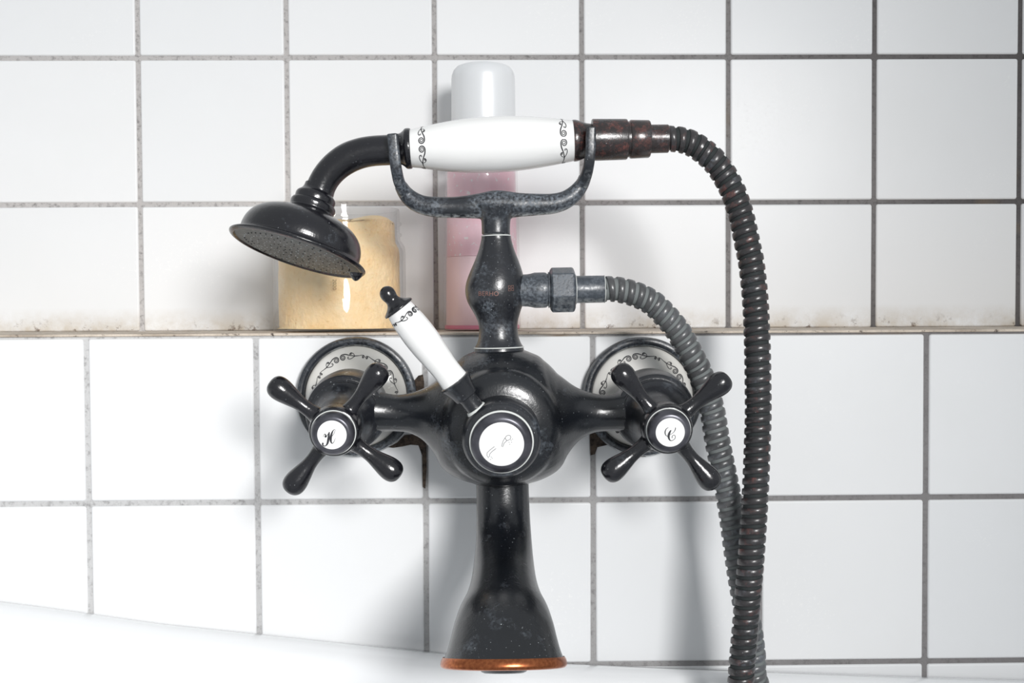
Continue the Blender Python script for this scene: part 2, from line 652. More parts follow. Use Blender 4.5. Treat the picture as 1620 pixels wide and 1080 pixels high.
def flange(cx, cy, ang0):
    c = at(cx, cy, 0.004)
    c.y = 0
    ax_ = Vector((0, -1, 0))
    fl = lathe('wall_flange', c, ax_, [(0.0, 0.0345), (0.001, 0.0352), (0.006, 0.0352), (0.0078, 0.0344), (0.0084, 0.0330), (0.0080, 0.0312), (0.0068, 0.0302), (0.0045, 0.0300), (0.003, 0.028)], MB_lime, tap, seg=80)
    dprof = spline([(0.0040, 0.0302), (0.0062, 0.0294), (0.0080, 0.0262), (0.0096, 0.0215), (0.0110, 0.0170), (0.0115, 0.0140)], 4)
    lathe('porcelain_dish', c, ax_, dprof, M_dish, fl, seg=80)

    def rr(r):
        for (ta, ra), (tb, rb) in zip(dprof, dprof[1:]):
            if rb <= r <= ra:
                return ta + (tb - ta) * (ra - r) / (ra - rb)
        return dprof[-1][0]
    polys = []
    R0 = 0.0242
    for k in range(5):
        a0 = rad(ang0 + 72 * k)
        for pl in MOTIF:
            polys.append([(a0 - u * 0.001 / R0, R0 + v * 0.001, ww) for u, v, ww in pl])

    # widths: convert through local metric
    P2 = [[(a * R0, r, ww * 0.001) for a, r, ww in pl] for pl in polys]

    def mp(u, r):
        a = u / R0
        return c + Vector((r * math.cos(a), -(rr(r) + 0.00012), r * math.sin(a)))
    ribbon('scroll_print', P2, mp, M_print, fl)
    return c


def script_letter(name, strokes, org, sc, p0, nrm, mat, parent, n=5):
    polys = []
    for st in strokes:
        polys.append(spline([(org[0] + x / sc, org[1] + y / sc, w) for x, y, w in st], n))
    ribbon(name, polys, lambda u, v: on_plane(u, v, p0, nrm), mat, parent)


H_strokes = [
    [(352, 556, .4), (368, 515, .6), (392, 492, 1.0), (408, 512, 1.6), (402, 545, 2.2), (412, 552, 1.6), (440, 520, .8), (484, 448, .7)],
    [(486, 446, 1.2), (476, 520, 2.4), (464, 610, 2.9), (446, 690, 2.5), (415, 735, 1.4), (380, 746, 1.2), (350, 728, 1.6), (346, 695, 2.4), (362, 684, 2.0)],
    [(610, 420, .5), (604, 392, .5), (575, 408, .9), (545, 460, 2.0), (522, 540, 2.9), (515, 620, 2.8), (530, 675, 1.6), (555, 688, .9), (588, 650, .6), (614, 580, .4)],
    [(448, 590, .5), (490, 572, .7), (530, 545, .6), (580, 490, .6), (610, 420, .5)],
]
C_strokes = [
    [(450, 432, .5), (408, 460, .9), (386, 520, 1.4), (400, 578, 1.0), (440, 602, .5)],
    [(500, 482, 1.2), (474, 525, 2.4), (454, 585, 3.0), (462, 645, 2.2), (490, 680, 1.1), (535, 674, .7), (574, 640, .7), (580, 598, .7), (556, 576, .6), (524, 594, .7), (518, 632, .9)],
    [(584, 432, .9), (580, 470, 1.0), (552, 520, .6), (520, 545, .5), (480, 570, .5)],
]


def valve(fx, fy, hx, hy, ang_fl, ang_h, strokes, org, sc, who):
    c = flange(fx, fy, ang_fl)
    A = at(fx, fy, 0.008)
    B = at(hx, hy, 0.1135)
    a = (B - A).normalized()

    def T(d):
        return (d / 1000 - 0.008) / abs(a.y)
    prof = [(9, 15.5), (19, 15.5), (20, 16.5), (24, 16.8), (26, 17.2), (31, 19.4), (38, 21.2), (46, 21.9), (58, 21.9), (61, 21.2), (62.2, 20.0), (62.6, 18.9), (64.2, 18.9), (64.6, 18.3), (66.5, 18.2), (67.2, 17.2), (69, 15.8), (73, 13.4), (79, 12.0), (92, 11.5)]
    va = lathe('valve', A, a, [(T(d), r / 1000) for d, r in prof], MB_mid, tap, seg=72, sharp=30)
    # cross handle
    hc = A + a * T(100)
    _, e1, e2 = basis(a)
    ex = Vector((1, 0, 0)); ex = (ex - a * ex.dot(a)).normalized()
    ez = Vector((0, 0, 1)); ez = (ez - a * ez.dot(a)).normalized()
    parts = [lathe_data(A, a, [(T(84), .0098), (T(90), .0112), (T(96), .0128), (T(104), .0128), (T(107), .0122), (T(107.6), .0112)], 56)]
    for k in range(4):
        th = rad(ang_h + 90 * k)
        dr = ex * math.cos(th) + ez * math.sin(th)
        arm = spline([(0.004, 5.2), (0.010, 4.9), (0.0145, 3.9), (0.0185, 3.55), (0.0225, 3.8), (0.0275, 4.9), (0.0320, 5.85), (0.0352, 6.0), (0.0378, 5.3), (0.0396, 3.6), (0.0403, 1.4)], 4)
        parts.append(sweep_data([hc + dr * t for t, r in arm], [r / 1000 for t, r in arm], seg=32, hint=a))
    hd = mesh_obj('cross_handle', *merge(parts), MB_clean, tap)
    blend(hd, 0.00045, 8)
    lathe('handle_cap', A, a, spline([(T(104), .0108), (T(109), .0108), (T(111.2), .0103), (T(112.8), .0090), (T(113.2), .0076)], 3), M_cap, hd, sharp=60)
    lathe('limescale_ring', A, a, [(T(107.2), .0107), (T(107.2), .01125), (T(107.9), .0112), (T(108), .0107)], M_lime, hd, cap=False)
    p0 = A + a * T(113.35)
    lathe('porcelain_button', A, a, [(T(112), .0072), (T(113.1), .0073), (T(113.35), .0070), (T(113.36), .0)], M_button, hd)
    st = [[(x, y, w * mm(1, .1135) * 1.25) for x, y, w in q] for q in strokes]
    polys = [spline([((org[0] + x / sc), (org[1] + y / sc), w) for x, y, w in q], 5) for q in st]
    k = mm(1, .1135)
    P2 = [[(u * k, v * k, w) for u, v, w in pl] for pl in polys]
    pp = p0 + a * 0.00008
    ribbon('letter_print', P2, lambda u, v: on_plane(u / k, v / k, pp, a), M_print, hd)


valve(564, 627, 525, 688, 112, 52.5, H_strokes, (485, 650), 13.5, 'H')
valve(1016, 627, 1060.5, 684, 106, 39.5, C_strokes, (1020, 640), 12.0, 'C')

# diverter
hub = lathe('diverter_hub', ballc, axn, [(0.028, .0190), (0.034, .0198), (AL - .0095, .0198), (AL - .0072, .0193), (AL - .0060, .0182), (AL - .0058, .0155)], MB_mid, tap, seg=72)
lathe('limescale_ring', ballc, axn, [(AL - .0060, .0154), (AL - .0052, .0160), (AL - .0040, .0160), (AL - .0036, .0152)], M_lime, hub, cap=False)
lathe('diverter_cap', ballc, axn, spline([(AL - .008, .0153), (AL - .0032, .0153), (AL - .0015, .0146), (AL - .0003, .0130), (AL, .0116)], 3), M_cap, hub, sharp=60)
lathe('porcelain_button', ballc, axn, [(AL - .002, .0112), (AL - .0002, .0113), (AL + .0003, .0108), (AL + .00032, .0)], M_button, hub)
pp = ballc + axn * (AL + 0.00042)
k = mm(1, .112)
pic = [[(435, 632), (385, 670), (340, 712), (334, 745), (345, 768), (368, 764), (372, 732), (400, 700), (455, 658)],
       [(572, 520), (548, 560), (532, 610), (530, 632), (545, 634), (560, 590), (600, 552)],
       [(574, 522), (590, 495), (615, 483), (640, 488), (650, 508), (642, 535), (612, 552), (590, 548), (574, 522)]]
dots = [(350, 775), (388, 768), (402, 783), (378, 800), (622, 572), (656, 572), (650, 545), (632, 598), (668, 530)]
polys = [[((730 + x / 8.31) * k, (630 + y / 8.31) * k, 0.00026) for x, y in pl] for pl in pic]
polys += [[((730 + x / 8.31) * k, (630 + y / 8.31) * k, 0.0003), ((730.9 + x / 8.31) * k, (631 + y / 8.31) * k, 0.0003)] for x, y in dots]
ribbon('pictogram_print', polys, lambda u, v: on_plane(u / k, v / k, pp, axn), M_print2, hub)

# diverter lever
tip = at(613, 464.5, 0.110)
base_l = at(764, 661, 0.101)
la = (base_l - tip).normalized()
kl = mm(1, 0.107)


def LP(lst):
    return [(t * kl, r * kl) for t, r in lst]


lever = lathe('diverter_lever', tip, la, LP([(173, 20), (175, 26.5), (177, 27.2), (180, 26.0), (190, 22.5), (203, 19.5), (206, 19), (207.5, 15), (212, 14.2), (228, 14.2), (250, 14.5)]), MB_mid, tap)
gprof = spline(LP([(29, 20.5), (31, 22), (50, 24.7), (75, 26.4), (100, 26.1), (125, 24.1), (147, 22.3), (165, 22.5), (177, 23.5)]), 4)
lathe('porcelain_grip', tip, la, gprof, M_porc, lever)
lathe('finial', tip, la, spline(LP([(-12.2, 0.5), (-11.5, 4), (-8.5, 8.8), (-4, 11.6), (0, 12.4), (5, 12.0), (10, 10.8), (14, 11.2), (18, 13.8), (22, 18.5), (25.5, 24.0), (27, 25.6), (28.6, 26), (30, 25.2), (30.5, 22)]), 3), MB_clean, lever)


def prof_r(prof, t):
    for (ta, ra), (tb, rb) in zip(prof, prof[1:]):
        if ta <= t <= tb:
            return ra + (rb - ra) * (t - ta) / max(tb - ta, 1e-9)
    return prof[-1][1]


def wrap_print(parent, A, a, prof, t0, facing, sgn=1, scale=1.0, count=2, mat=None):
    """Scroll band around a turned grip; `facing` is the angle in degrees of the motif centre measured from the camera side."""
    a = a.normalized()
    e1 = (Vector((0, -1, 0)) - a * Vector((0, -1, 0)).dot(a)).normalized()
    e2 = a.cross(e1)
    R0 = prof_r(prof, t0)
    polys = []
    for kk in range(count):
        off = (rad(facing) + 2 * math.pi * kk / count) * R0
        sc = 2 * math.pi * R0 / count / 0.0302
        for pl in MOTIF:
            polys.append([(off + u * 0.001 * sc, sgn * v * 0.001 * scale * min(sc, 1.0), ww * 0.001) for u, v, ww in pl])

    def mp(u, v):
        th = u / R0
        r = prof_r(prof, t0 + v) + 0.0001
        return A + a * (t0 + v) + (e1 * math.cos(th) + e2 * math.sin(th)) * r
    ribbon('scroll_print', polys, mp, mat or M_print, parent)


wrap_print(lever, tip, la, gprof, 45 * kl, -38, sgn=-1, count=2)

lathe('limescale_ring', tip, la, LP([(229, 13), (229.5, 16.2), (233, 17.5), (236, 18)]), M_lime, lever, seg=40, cap=False)

# post
p_base = at(789.5, 556, DB)
p_top = at(784, 335, DB)
pa = (p_top - p_base).normalized()


def PT(y):
    return (556 - y) * s


post_prof = spline([(PT(556), 40 * s), (PT(549), 38.5 * s), (PT(543), 35 * s), (PT(533), 31.7 * s), (PT(519), 30.5 * s), (PT(508), 31.8 * s), (PT(495), 36.5 * s), (PT(478), 44 * s), (PT(462), 47 * s), (PT(446), 46 * s), (PT(430), 41.5 * s), (PT(412), 34.5 * s), (PT(395), 28 * s), (PT(380), 24 * s), (PT(373), 23 * s)], 4)
# the bulge sits a little left of the straight axis in the photograph; bend the axis slightly
Vp, Fp = lathe_data(p_base, pa, post_prof, 64)
sh = []
for v in Vp:
    t = (v - p_base).dot(pa)
    y = 556 - t / s
    w = math.exp(-((y - 462) / 34) ** 2)
    sh.append(v + Vector((-4.0 * s * w, 0, 0)))
post = mesh_obj('post', sh, Fp, MB_mid, tap)
lathe('limescale_ring', p_base, pa, [(PT(550.5), 37 * s), (PT(550), 40.3 * s), (PT(548.8), 39.6 * s), (PT(548), 37 * s)], M_lime, post, cap=False)
lathe('limescale_ring', p_base, pa, [(PT(374.2), 20 * s), (PT(374.2), 23.6 * s), (PT(372.6), 23.6 * s), (PT(372.6), 20 * s)], M_lime, post, cap=False)


def post_point(px, py):
    """Drop a print point onto the turned post."""
    t = PT(py)
    r = prof_r(post_prof, t) + 0.00012
    w = math.exp(-((py - 462) / 34) ** 2)
    c = p_base + pa * t + Vector((-4.0 * s * w, 0, 0))
    x = at(px, py, DB + r * 0.9).x - c.x
    th = math.asin(max(-0.99, min(0.99, x / r)))
    return c + Vector((r * math.sin(th), -r * math.cos(th), 0))


cu = bpy.data.curves.new('lettering', 'FONT')
cu.body = 'BERHO'
cu.size = 9.6
cu.space_character = 1.04
cu.offset = 0.04
tob = bpy.data.objects.new('lettering', cu)
tm = bpy.data.meshes.new_from_object(tob)
tv = [v.co.copy() for v in tm.vertices]
tf = [tuple(p.vertices) for p in tm.polygons]
mxx = max(v.x for v in tv)
bpy.data.objects.remove(tob)
mesh_obj('lettering', [post_point(756.3 + v.x / mxx * 32.5, 467.8 - v.y + v.x / mxx * 0.6) for v in tv], tf, M_letter, post, smooth=False)
emb = []
for (x0, y0, x1, y1) in ((804.2, 453.0, 807.6, 456.3), (809.0, 452.4, 812.4, 455.6), (804.4, 457.6, 807.8, 460.8), (809.2, 457.0, 812.6, 460.2)):
    emb.append([(x0, y0, .7), (x1, y0, .7), (x1, y1, .7), (x0, y1, .7), (x0, y0, .7)])
ribbon('emblem', emb, post_point, M_letter, post)

# cradle: crossbar, neck and two forked prongs
bar = spline([(633, 292, 10), (641, 305, 12), (652, 316, 14), (668, 324, 15), (690, 327.5, 16.2), (720, 328, 16.6), (750, 326.5, 19), (772, 325, 22), (785, 324, 23), (800, 324, 22), (822, 324, 19), (850, 323.5, 17.2), (875, 322, 16), (895, 316, 14.5), (910, 305, 13), (921, 291, 11), (926, 279, 10)], 3)
parts = [sweep_data([at(x, y, DB) for x, y, r in bar], [r * s for x, y, r in bar], [min(r, 19) * s * 0.95 for x, y, r in bar], seg=32)]
neck = spline([(784.5, 371.5, 22.6), (784.5, 356, 22.6), (784.5, 345, 24), (784.8, 336, 29), (785, 326, 34)], 4)
parts.append(sweep_data([at(x, y, DB) for x, y, r in neck], [r * s for x, y, r in neck], seg=36, hint=Vector((0, -1, 0))))
for dd in (0.0124, -0.0124):
    for pr in ([(640, 304, 0.15, 10), (632, 289, 0.5, 9.0), (627.5, 270, 0.88, 8.7), (624.5, 250, 1, 8.7), (622.5, 230, 1, 8.7), (621, 212, 1, 8.7)],
               [(922, 290, 0.15, 10), (928, 275, 0.5, 9.0), (932, 257, 0.88, 8.3), (934, 238, 1, 8.0), (934.5, 220, 1, 7.8), (935, 201, 1, 7.8)]):
        pr = spline(pr, 5)
        parts.append(sweep_data([at(x, y, DB + dd * q) for x, y, q, r in pr], [r * s for x, y, q, r in pr], [0.0029] * len(pr), seg=28, power=4.5))
cr = mesh_obj('cradle', *merge(parts), MB_lime, tap)
blend(cr, 0.00055, 5)

# outlet behind the post
o_a = at(822, 459.5, DB)
o_b = at(957, 457, DB)
oa = (o_b - o_a).normalized()
lathe('outlet_pipe', o_a, oa, [(x * s, r * s) for x, r in ((0, 25), (12, 25.5), (17, 26.2), (24, 28), (40, 28), (43, 27), (43.5, 25.5), (45, 25.5), (45.5, 28.5), (47, 28.5), (47.5, 24), (60, 20))], MB_nut, tap)
# spout
sp_pts = spline([(794, 735, .056, 14.2, 5), (795, 772, .060, 14.2, 8), (796, 812, .065, 14.3, 12), (797, 850, .074, 14.6, 25), (797, 888, .090, 15.3, 38),
                 (797, 918, .108, 16.2, 43), (797, 941, .122, 17.9, 41), (797, 962, .133, 20.8, 36), (797, 985, .142, 22.9, 30), (797, 1008, .1475, 24.4, 24),
                 (797, 1026, .151, 25.7, 20), (797, 1040, .1535, 27.1, 17.5), (797, 1048, .155, 28.2, 16)], 5)
Vs, Fs, SG = [], [], 72
for x, y, d, r, tl in sp_pts:
    c = at(x, y, d)
    b = Vector((0, -math.cos(rad(tl)), math.sin(rad(tl))))
    for j in range(SG):
        th = 2 * math.pi * j / SG
        Vs.append(c + Vector((r / 1000 * math.cos(th), 0, 0)) + b * (r / 1000 * math.sin(th)))
for i in range(len(sp_pts) - 1):
    for j in range(SG):
        k = (j + 1) % SG
        Fs.append((i * SG + j, i * SG + k, (i + 1) * SG + k, (i + 1) * SG + j))
Fs.append(tuple(range(SG)))
spout = mesh_obj('spout', Vs, Fs, MB, tap, sharp=60)
e_dir = Vector((0, -math.sin(rad(16)), -math.cos(rad(16))))
e_c = at(797, 1048, .155)
lathe('copper_rim', e_c, e_dir, spline([(-0.0026, .0277), (-0.0014, .0284), (0.0004, .0288), (0.0016, .0284), (0.0022, .0272), (0.0022, .0258), (0.0014, .0250), (-0.001, .0245)], 3), M_copper, spout, seg=72, cap=False)
lathe('aerator', e_c, e_dir, [(-0.004, .0246), (0.0012, .0244), (0.0016, .0125), (0.0040, .0100), (0.0044, .0090), (0.0044, 0.0)], MB_mid, spout, cap=False)

# ------------------------------------------------------------------ hand shower
hs = empty('hand_shower', at(785, 270, DB))
tag(hs, 'black telephone-style hand shower with white porcelain grip resting in the tap cradle', 'hand shower')
gA = at(650, 234.8, DB)
gB = at(907, 222.6, DB)
ga = (gB - gA).normalized()
GL = (gB - gA).length


def GT(px):
    return (px - 650) / 257 * GL


grip_prof = spline([(GT(648), 27 * s), (GT(650), 29.3 * s), (GT(665), 31.7 * s), (GT(690), 36.2 * s), (GT(720), 40.5 * s), (GT(750), 43 * s), (GT(778), 44 * s), (GT(808), 43.2 * s), (GT(840), 40.8 * s), (GT(870), 37.2 * s), (GT(892), 33.8 * s), (GT(907), 31.4 * s), (GT(909), 29 * s)], 5)
grip = lathe('porcelain_grip', gA, ga, grip_prof, M_porc, hs, seg=72)
wrap_print(grip, gA, ga, grip_prof, GT(669), 0, sgn=1)
wrap_print(grip, gA, ga, grip_prof, GT(890), 0, sgn=-1)
lathe('ferrule', gA, ga, spline([(GT(628), 23.6 * s), (GT(634), 24.6 * s), (GT(639), 28 * s), (GT(642), 31 * s), (GT(645.5), 31.8 * s), (GT(650), 31.2 * s), (GT(650.6), 29 * s)], 3), MB_clean, hs)
lathe('ferrule', gA, ga, spline([(GT(906.5), 30 * s), (GT(907.2), 32.4 * s), (GT(913), 32 * s), (GT(920), 29.5 * s), (GT(928), 26.5 * s), (GT(937), 25 * s)], 3), MB_cop, hs)
cA = at(936.5, 221.3, DB)
ca = (at(1060, 219.3, DB) - cA).normalized()
lathe('connector', cA, ca, [(x * s, r * s) for x, r in ((-1, 26), (0, 31.4), (1.5, 32.6), (53, 31.8), (55, 31), (55.5, 28), (59.5, 28), (60, 29.6), (61.5, 30.2), (89, 29.4), (91, 28), (91.5, 23))], MB_cop, hs)
tube = spline([(634, 236.2, 23.8), (612, 237.4, 23.6), (590, 238.8, 23.6), (570, 242.5, 23.8), (550, 250.2, 24), (532, 262.5, 23.4), (518, 277.5, 22.8), (509, 293, 22.6), (504.5, 307, 22.8)], 5)
lathe_dummy = None
tub_pts = [at(x, y, DB) for x, y, r in tube]
mesh_obj('neck', *sweep_data(tub_pts, [r * s for x, y, r in tube], seg=40), MB_clean, hs)
beta = rad(11.5)
spray = Vector((-0.286 * math.cos(beta), -math.sin(beta), -0.958 * math.cos(beta))).normalized()
pc = at(470.5, 400.5, 0.0635)
ha = -spray
kh = mm(1, 0.062)
head_prof = spline([(1.5, 101), (-1.0, 106), (0.5, 109.3), (3, 109.8), (5.5, 106), (7.5, 98.5), (11, 96), (20, 96), (32, 93.5), (44, 87), (54, 76), (61, 62), (66, 48), (69.5, 38.5), (72.5, 35.0), (76, 35.6), (81, 36.2), (85.0, 34.6), (86.5, 32.2), (88, 32.0), (94, 32.2), (98, 30.6), (102, 26.5), (107, 23.8), (114, 23)], 3)
head = lathe('shower_head', pc, ha, [(t * kh, r * kh) for t, r in head_prof], MB_clean, hs, seg=80)
n = N('spray_plate')
c = n.mix(n.noise(30, 4, 0.6, 0.35, 0.7), (0.06, 0.065, 0.065), (0.14, 0.145, 0.138))
c = n.mix(n.noise(420, 4, 0.7, 0.55, 0.7), c, (0.22, 0.23, 0.215, 1))
n.set(Base_Color=c, Roughness=0.45, Metallic=0.2)
M_plate = n.m
lathe('spray_plate', pc, ha, [(1.4 * kh, 103 * kh), (1.0 * kh, 101 * kh), (0.4 * kh, 98 * kh), (-1.5 * kh, 60 * kh), (-2.0 * kh, 0.0)], M_plate, head, seg=72, cap=False)
lathe('plate_rim', pc, ha, [(1.6 * kh, 100.5 * kh), (-1.6 * kh, 102.5 * kh), (-1.8 * kh, 105 * kh), (-0.6 * kh, 107.8 * kh), (0.8 * kh, 108.6 * kh)], MB_cop, head, seg=80, cap=False)
# nozzles: rings of tiny pips
_, he1, he2 = basis(ha)
pv = []
for rg in range(1, 9):
    cnt = rg * 6
    for q in range(cnt):
        th = 2 * math.pi * q / cnt + rg * 0.3
        rr_ = rg * 10.6 * kh
        p = pc + (he1 * math.cos(th) + he2 * math.sin(th)) * rr_ + ha * ((-2.0 + rr_ / (98 * kh) * 2.0) * kh)
        pv.append(lathe_data(p, spray, [(-0.0001, .00042), (0.0003, .00038), (0.0004, .0002)], 6))
nzV, nzF = merge(pv)
fpn = len(nzF) // len(pv)
mo = mesh_obj('spray_nozzles', nzV, nzF, None, head, smooth=False, mats=[plain('nozzle_scaled', (0.62, 0.63, 0.62), 0.6), plain('nozzle_open', (0.012, 0.012, 0.014), 0.5)],
              fmat=[0 if rng_ < 0.5 else 1 for rng_ in [random.random() for _ in pv] for _ in range(fpn)])
mo['kind'] = 'stuff'
# hanging drop nub at the low edge of the rose
dr_ = at(563, 437, 0.079)
lathe('rim_nub', dr_, Vector((-0.1, 0, -1)), spline([(-6 * kh, 11 * kh), (-1 * kh, 9.5 * kh), (3 * kh, 6.5 * kh), (6 * kh, 3.5 * kh), (7.2 * kh, 0.3 * kh)], 3), MB_clean, head, seg=24)

# ------------------------------------------------------------------ hose
hose = empty('shower_hose', at(1190, 560, 0.06))
tag(hose, 'ribbed dark metal shower hose looping from the hand shower to the tap outlet', 'shower hose')
run1 = [(1042, 219.4, .057), (1058, 219.4, .057), (1075, 221, .057), (1092, 226, .057), (1110, 237, .057), (1128, 252.5, .058), (1143, 272, .058), (1154, 291, .059), (1162, 309, .060), (1173, 343, .061), (1183.5, 391, .063), (1189, 419, .064), (1194.5, 470, .066), (1197.2, 520, .068), (1198.5, 560, .070), (1199.2, 605, .071), (1199.5, 655, .072), (1198, 705, .074), (1195.4, 770, .076), (1192.5, 820, .077), (1189, 871, .078), (1185.5, 915, .078), (1181.5, 963, .077), (1177.5, 1010, .077), (1173.5, 1054, .077), (1171, 1085, .077)]
run2 = [(938, 457, .057), (957, 457, .057), (975, 457.5, .057), (998, 463, .057), (1018, 471, .0565), (1035, 481.5, .056), (1053, 499.5, .056), (1070, 520, .0555), (1083, 541, .055), (1095, 564, .055), (1108, 591, .054), (1125.5, 644, .054), (1135, 698, .055), (1146, 752, .056), (1152, 781, .0565), (1159, 826, .057), (1165, 871, .058), (1172, 917, .059), (1179, 955, .060), (1186, 995, .061), (1191, 1035, .062), (1196, 1080, .062)]
P1 = [at(*p) for p in run1]
P2 = [at(*p) for p in run2]
b1, b2 = P1[-1], P2[-1]
mid = (b1 + b2) / 2
loop = []
for (dx, dz, t) in ((-0.012, -0.03, 0), (-0.034, -0.07, .1), (-0.052, -0.12, .25), (-0.040, -0.165, .4), (0.0, -0.188, .5), (0.042, -0.165, .6), (0.056, -0.12, .75), (0.040, -0.07, .9), (0.020, -0.03, 1)):
    y = b1.y + (b2.y - b1.y) * t
    loop.append(Vector((mid.x + dx, y, mid.z + dz)))
ctrl = P1 + loop + P2[::-1]
dense = [Vector(p) for p in spline([tuple(p) for p in ctrl], 12)]
cum = [0.0]
for a, b in zip(dense, dense[1:]):
    cum.append(cum[-1] + (b - a).length)
TOT = cum[-1]
s_mid = cum[(len(P1) + 4) * 12]
# parallel transport frames along the dense path
fr = []
t0 = (dense[1] - dense[0]).normalized()
nrm = Vector((0, -1, 0)); nrm = (nrm - t0 * nrm.dot(t0)).normalized()
for i in range(len(dense)):
    t = (dense[min(i + 1, len(dense) - 1)] - dense[max(i - 1, 0)]).normalized()
    nrm = (nrm - t * nrm.dot(t)).normalized()
    fr.append((t, nrm.copy(), t.cross(nrm)))
idx = 0


def hose_frame(sv):
    import bisect
    i = min(max(bisect.bisect_right(cum, sv) - 1, 0), len(cum) - 2)
    f = (sv - cum[i]) / max(cum[i + 1] - cum[i], 1e-9)
    f = min(max(f, 0), 1)
    p = dense[i].lerp(dense[i + 1], f)
    return p, fr[i][1].lerp(fr[i + 1][1], f).normalized(), fr[i][2].lerp(fr[i + 1][2], f).normalized()


PIT = 0.0053
RH = 0.00695
rib = [(0.00, .88), (0.02, .95), (0.07, 1.0), (0.34, 1.015), (0.61, 1.0), (0.66, .95), (0.69, .87), (0.85, .86)]
nr, seg = len(rib), 26
turns = int(TOT / PIT) - 1
V, Fc, FM = [], [], []
for kturn in range(turns):
    for q, (fr_, rv) in enumerate(rib):
        for j in range(seg):
            sv = (kturn + fr_ + j / seg) * PIT
            p, n1, n2 = hose_frame(sv)
            th = 2 * math.pi * j / seg
            V.append(p + (n1 * math.cos(th) + n2 * math.sin(th)) * (RH * rv))
tot_rows = turns * nr
for k_ in range(tot_rows - 1):
    q = k_ % nr
    groove = q in (0, 6, 7) or q == 5
    late = (k_ / nr) * PIT > s_mid
    for j in range(seg):
        if j < seg - 1:
            f = (k_ * seg + j, k_ * seg + j + 1, (k_ + 1) * seg + j + 1, (k_ + 1) * seg + j)
        else:
            if k_ + 1 + nr >= tot_rows:
                continue
            f = (k_ * seg + j, (k_ + nr) * seg, (k_ + nr + 1) * seg, (k_ + 1) * seg + j)
        Fc.append(f)
        FM.append((3 if groove else 2) if late else (1 if groove else 0))
mesh_obj('coil', V, Fc, None, hose, sharp=50, mats=[MB_hose, M_groove, MB_hose2, M_groove2], fmat=FM)
hA = at(1027, 219.8, DB)
lathe('sleeve', hA, ca, [(x * s, r * s) for x, r in ((-2, 19), (0, 22.4), (29, 22.2), (30.5, 21), (31, 17))], MB_cop, hose)
lathe('sleeve', o_a, oa, [(x * s, r * s) for x, r in ((86, 19), (87.5, 21.6), (133, 21.4), (135, 20.4), (135.5, 16))], MB_nut, hose)
# hex nut with one flat turned to the camera
hexV, hexF = lathe_data(o_a, oa, [(47.5 * s, 30 * s), (50.5 * s, 36.2 * s), (52 * s, 36.6 * s), (83 * s, 36.6 * s), (85.5 * s, 35.5 * s), (88 * s, 29 * s)], 6, rot=0.0)
_, xe1, xe2 = basis(oa)
cang = math.atan2(Vector((0, -1, 0)).dot(xe2), Vector((0, -1, 0)).dot(xe1))
hexV, hexF = lathe_data(o_a, oa, [(47.5 * s, 31 * s), (50.5 * s, 36.2 * s), (52 * s, 36.9 * s), (83 * s, 36.9 * s), (85.5 * s, 36.0 * s), (88 * s, 29.5 * s)], 6, rot=cang + rad(17.3))
hn = mesh_obj('hex_nut', hexV, hexF, MB_nut, hose, smooth=False)
bv = hn.modifiers.new('edges', 'BEVEL'); bv.width = 0.0008; bv.segments = 2; bv.limit_method = 'ANGLE'; bv.angle_limit = rad(25)

for xx, rr_ in ((89.0, 23.2), (134.2, 21.8)):
    lathe('limescale_ring', o_a, oa, [((xx - .8) * s, (rr_ - 2) * s), ((xx - .5) * s, rr_ * s), ((xx + .5) * s, rr_ * s), ((xx + .8) * s, (rr_ - 2) * s)], M_lime, hose, cap=False)

# ------------------------------------------------------------------ jar on the ledge
DJ = -0.0485
kj = mm(1, DJ)
jc = at(538, 524, DJ); jc.z = z_ledge + 0.0002
jar = empty('scrub_jar', jc)
tag(jar, 'open clear jar filled with grainy pale orange scrub standing on the ledge', 'jar')


def clear_mat(name, col, body=0.08, rough=0.05, bodycol=(0.9, 0.9, 0.9)):
    n = N(name)
    tr = n.node('ShaderNodeBsdfTransparent'); tr.inputs[0].default_value = (*col, 1)
    df = n.node('ShaderNodeBsdfDiffuse'); df.inputs[0].default_value = (*bodycol, 1)
    gl = n.node('ShaderNodeBsdfGlossy'); gl.inputs['Roughness'].default_value = rough
    lw = n.node('ShaderNodeLayerWeight'); lw.inputs[0].default_value = 0.5
    pw = n.math('POWER', lw.outputs['Facing'], 4.0)
    ml = n.math('MULTIPLY', pw, 0.35)
    fz = n.math('ADD', ml, 0.035)
    m1 = n.node('ShaderNodeMixShader'); m1.inputs[0].default_value = body
    n.link(tr.outputs[0], m1.inputs[1]); n.link(df.outputs[0], m1.inputs[2])
    m2 = n.node('ShaderNodeMixShader')
    n.link(fz, m2.inputs[0]); n.link(m1.outputs[0], m2.inputs[1]); n.link(gl.outputs[0], m2.inputs[2])
    n.link(m2.outputs[0], n.out.inputs['Surface'])
    return n.m


M_clear = clear_mat('clear_plastic', (1.0, 1.0, 1.0), 0.035)
Z = Vector((0, 0, 1))


def JY(y):
    return (524 - y) * kj


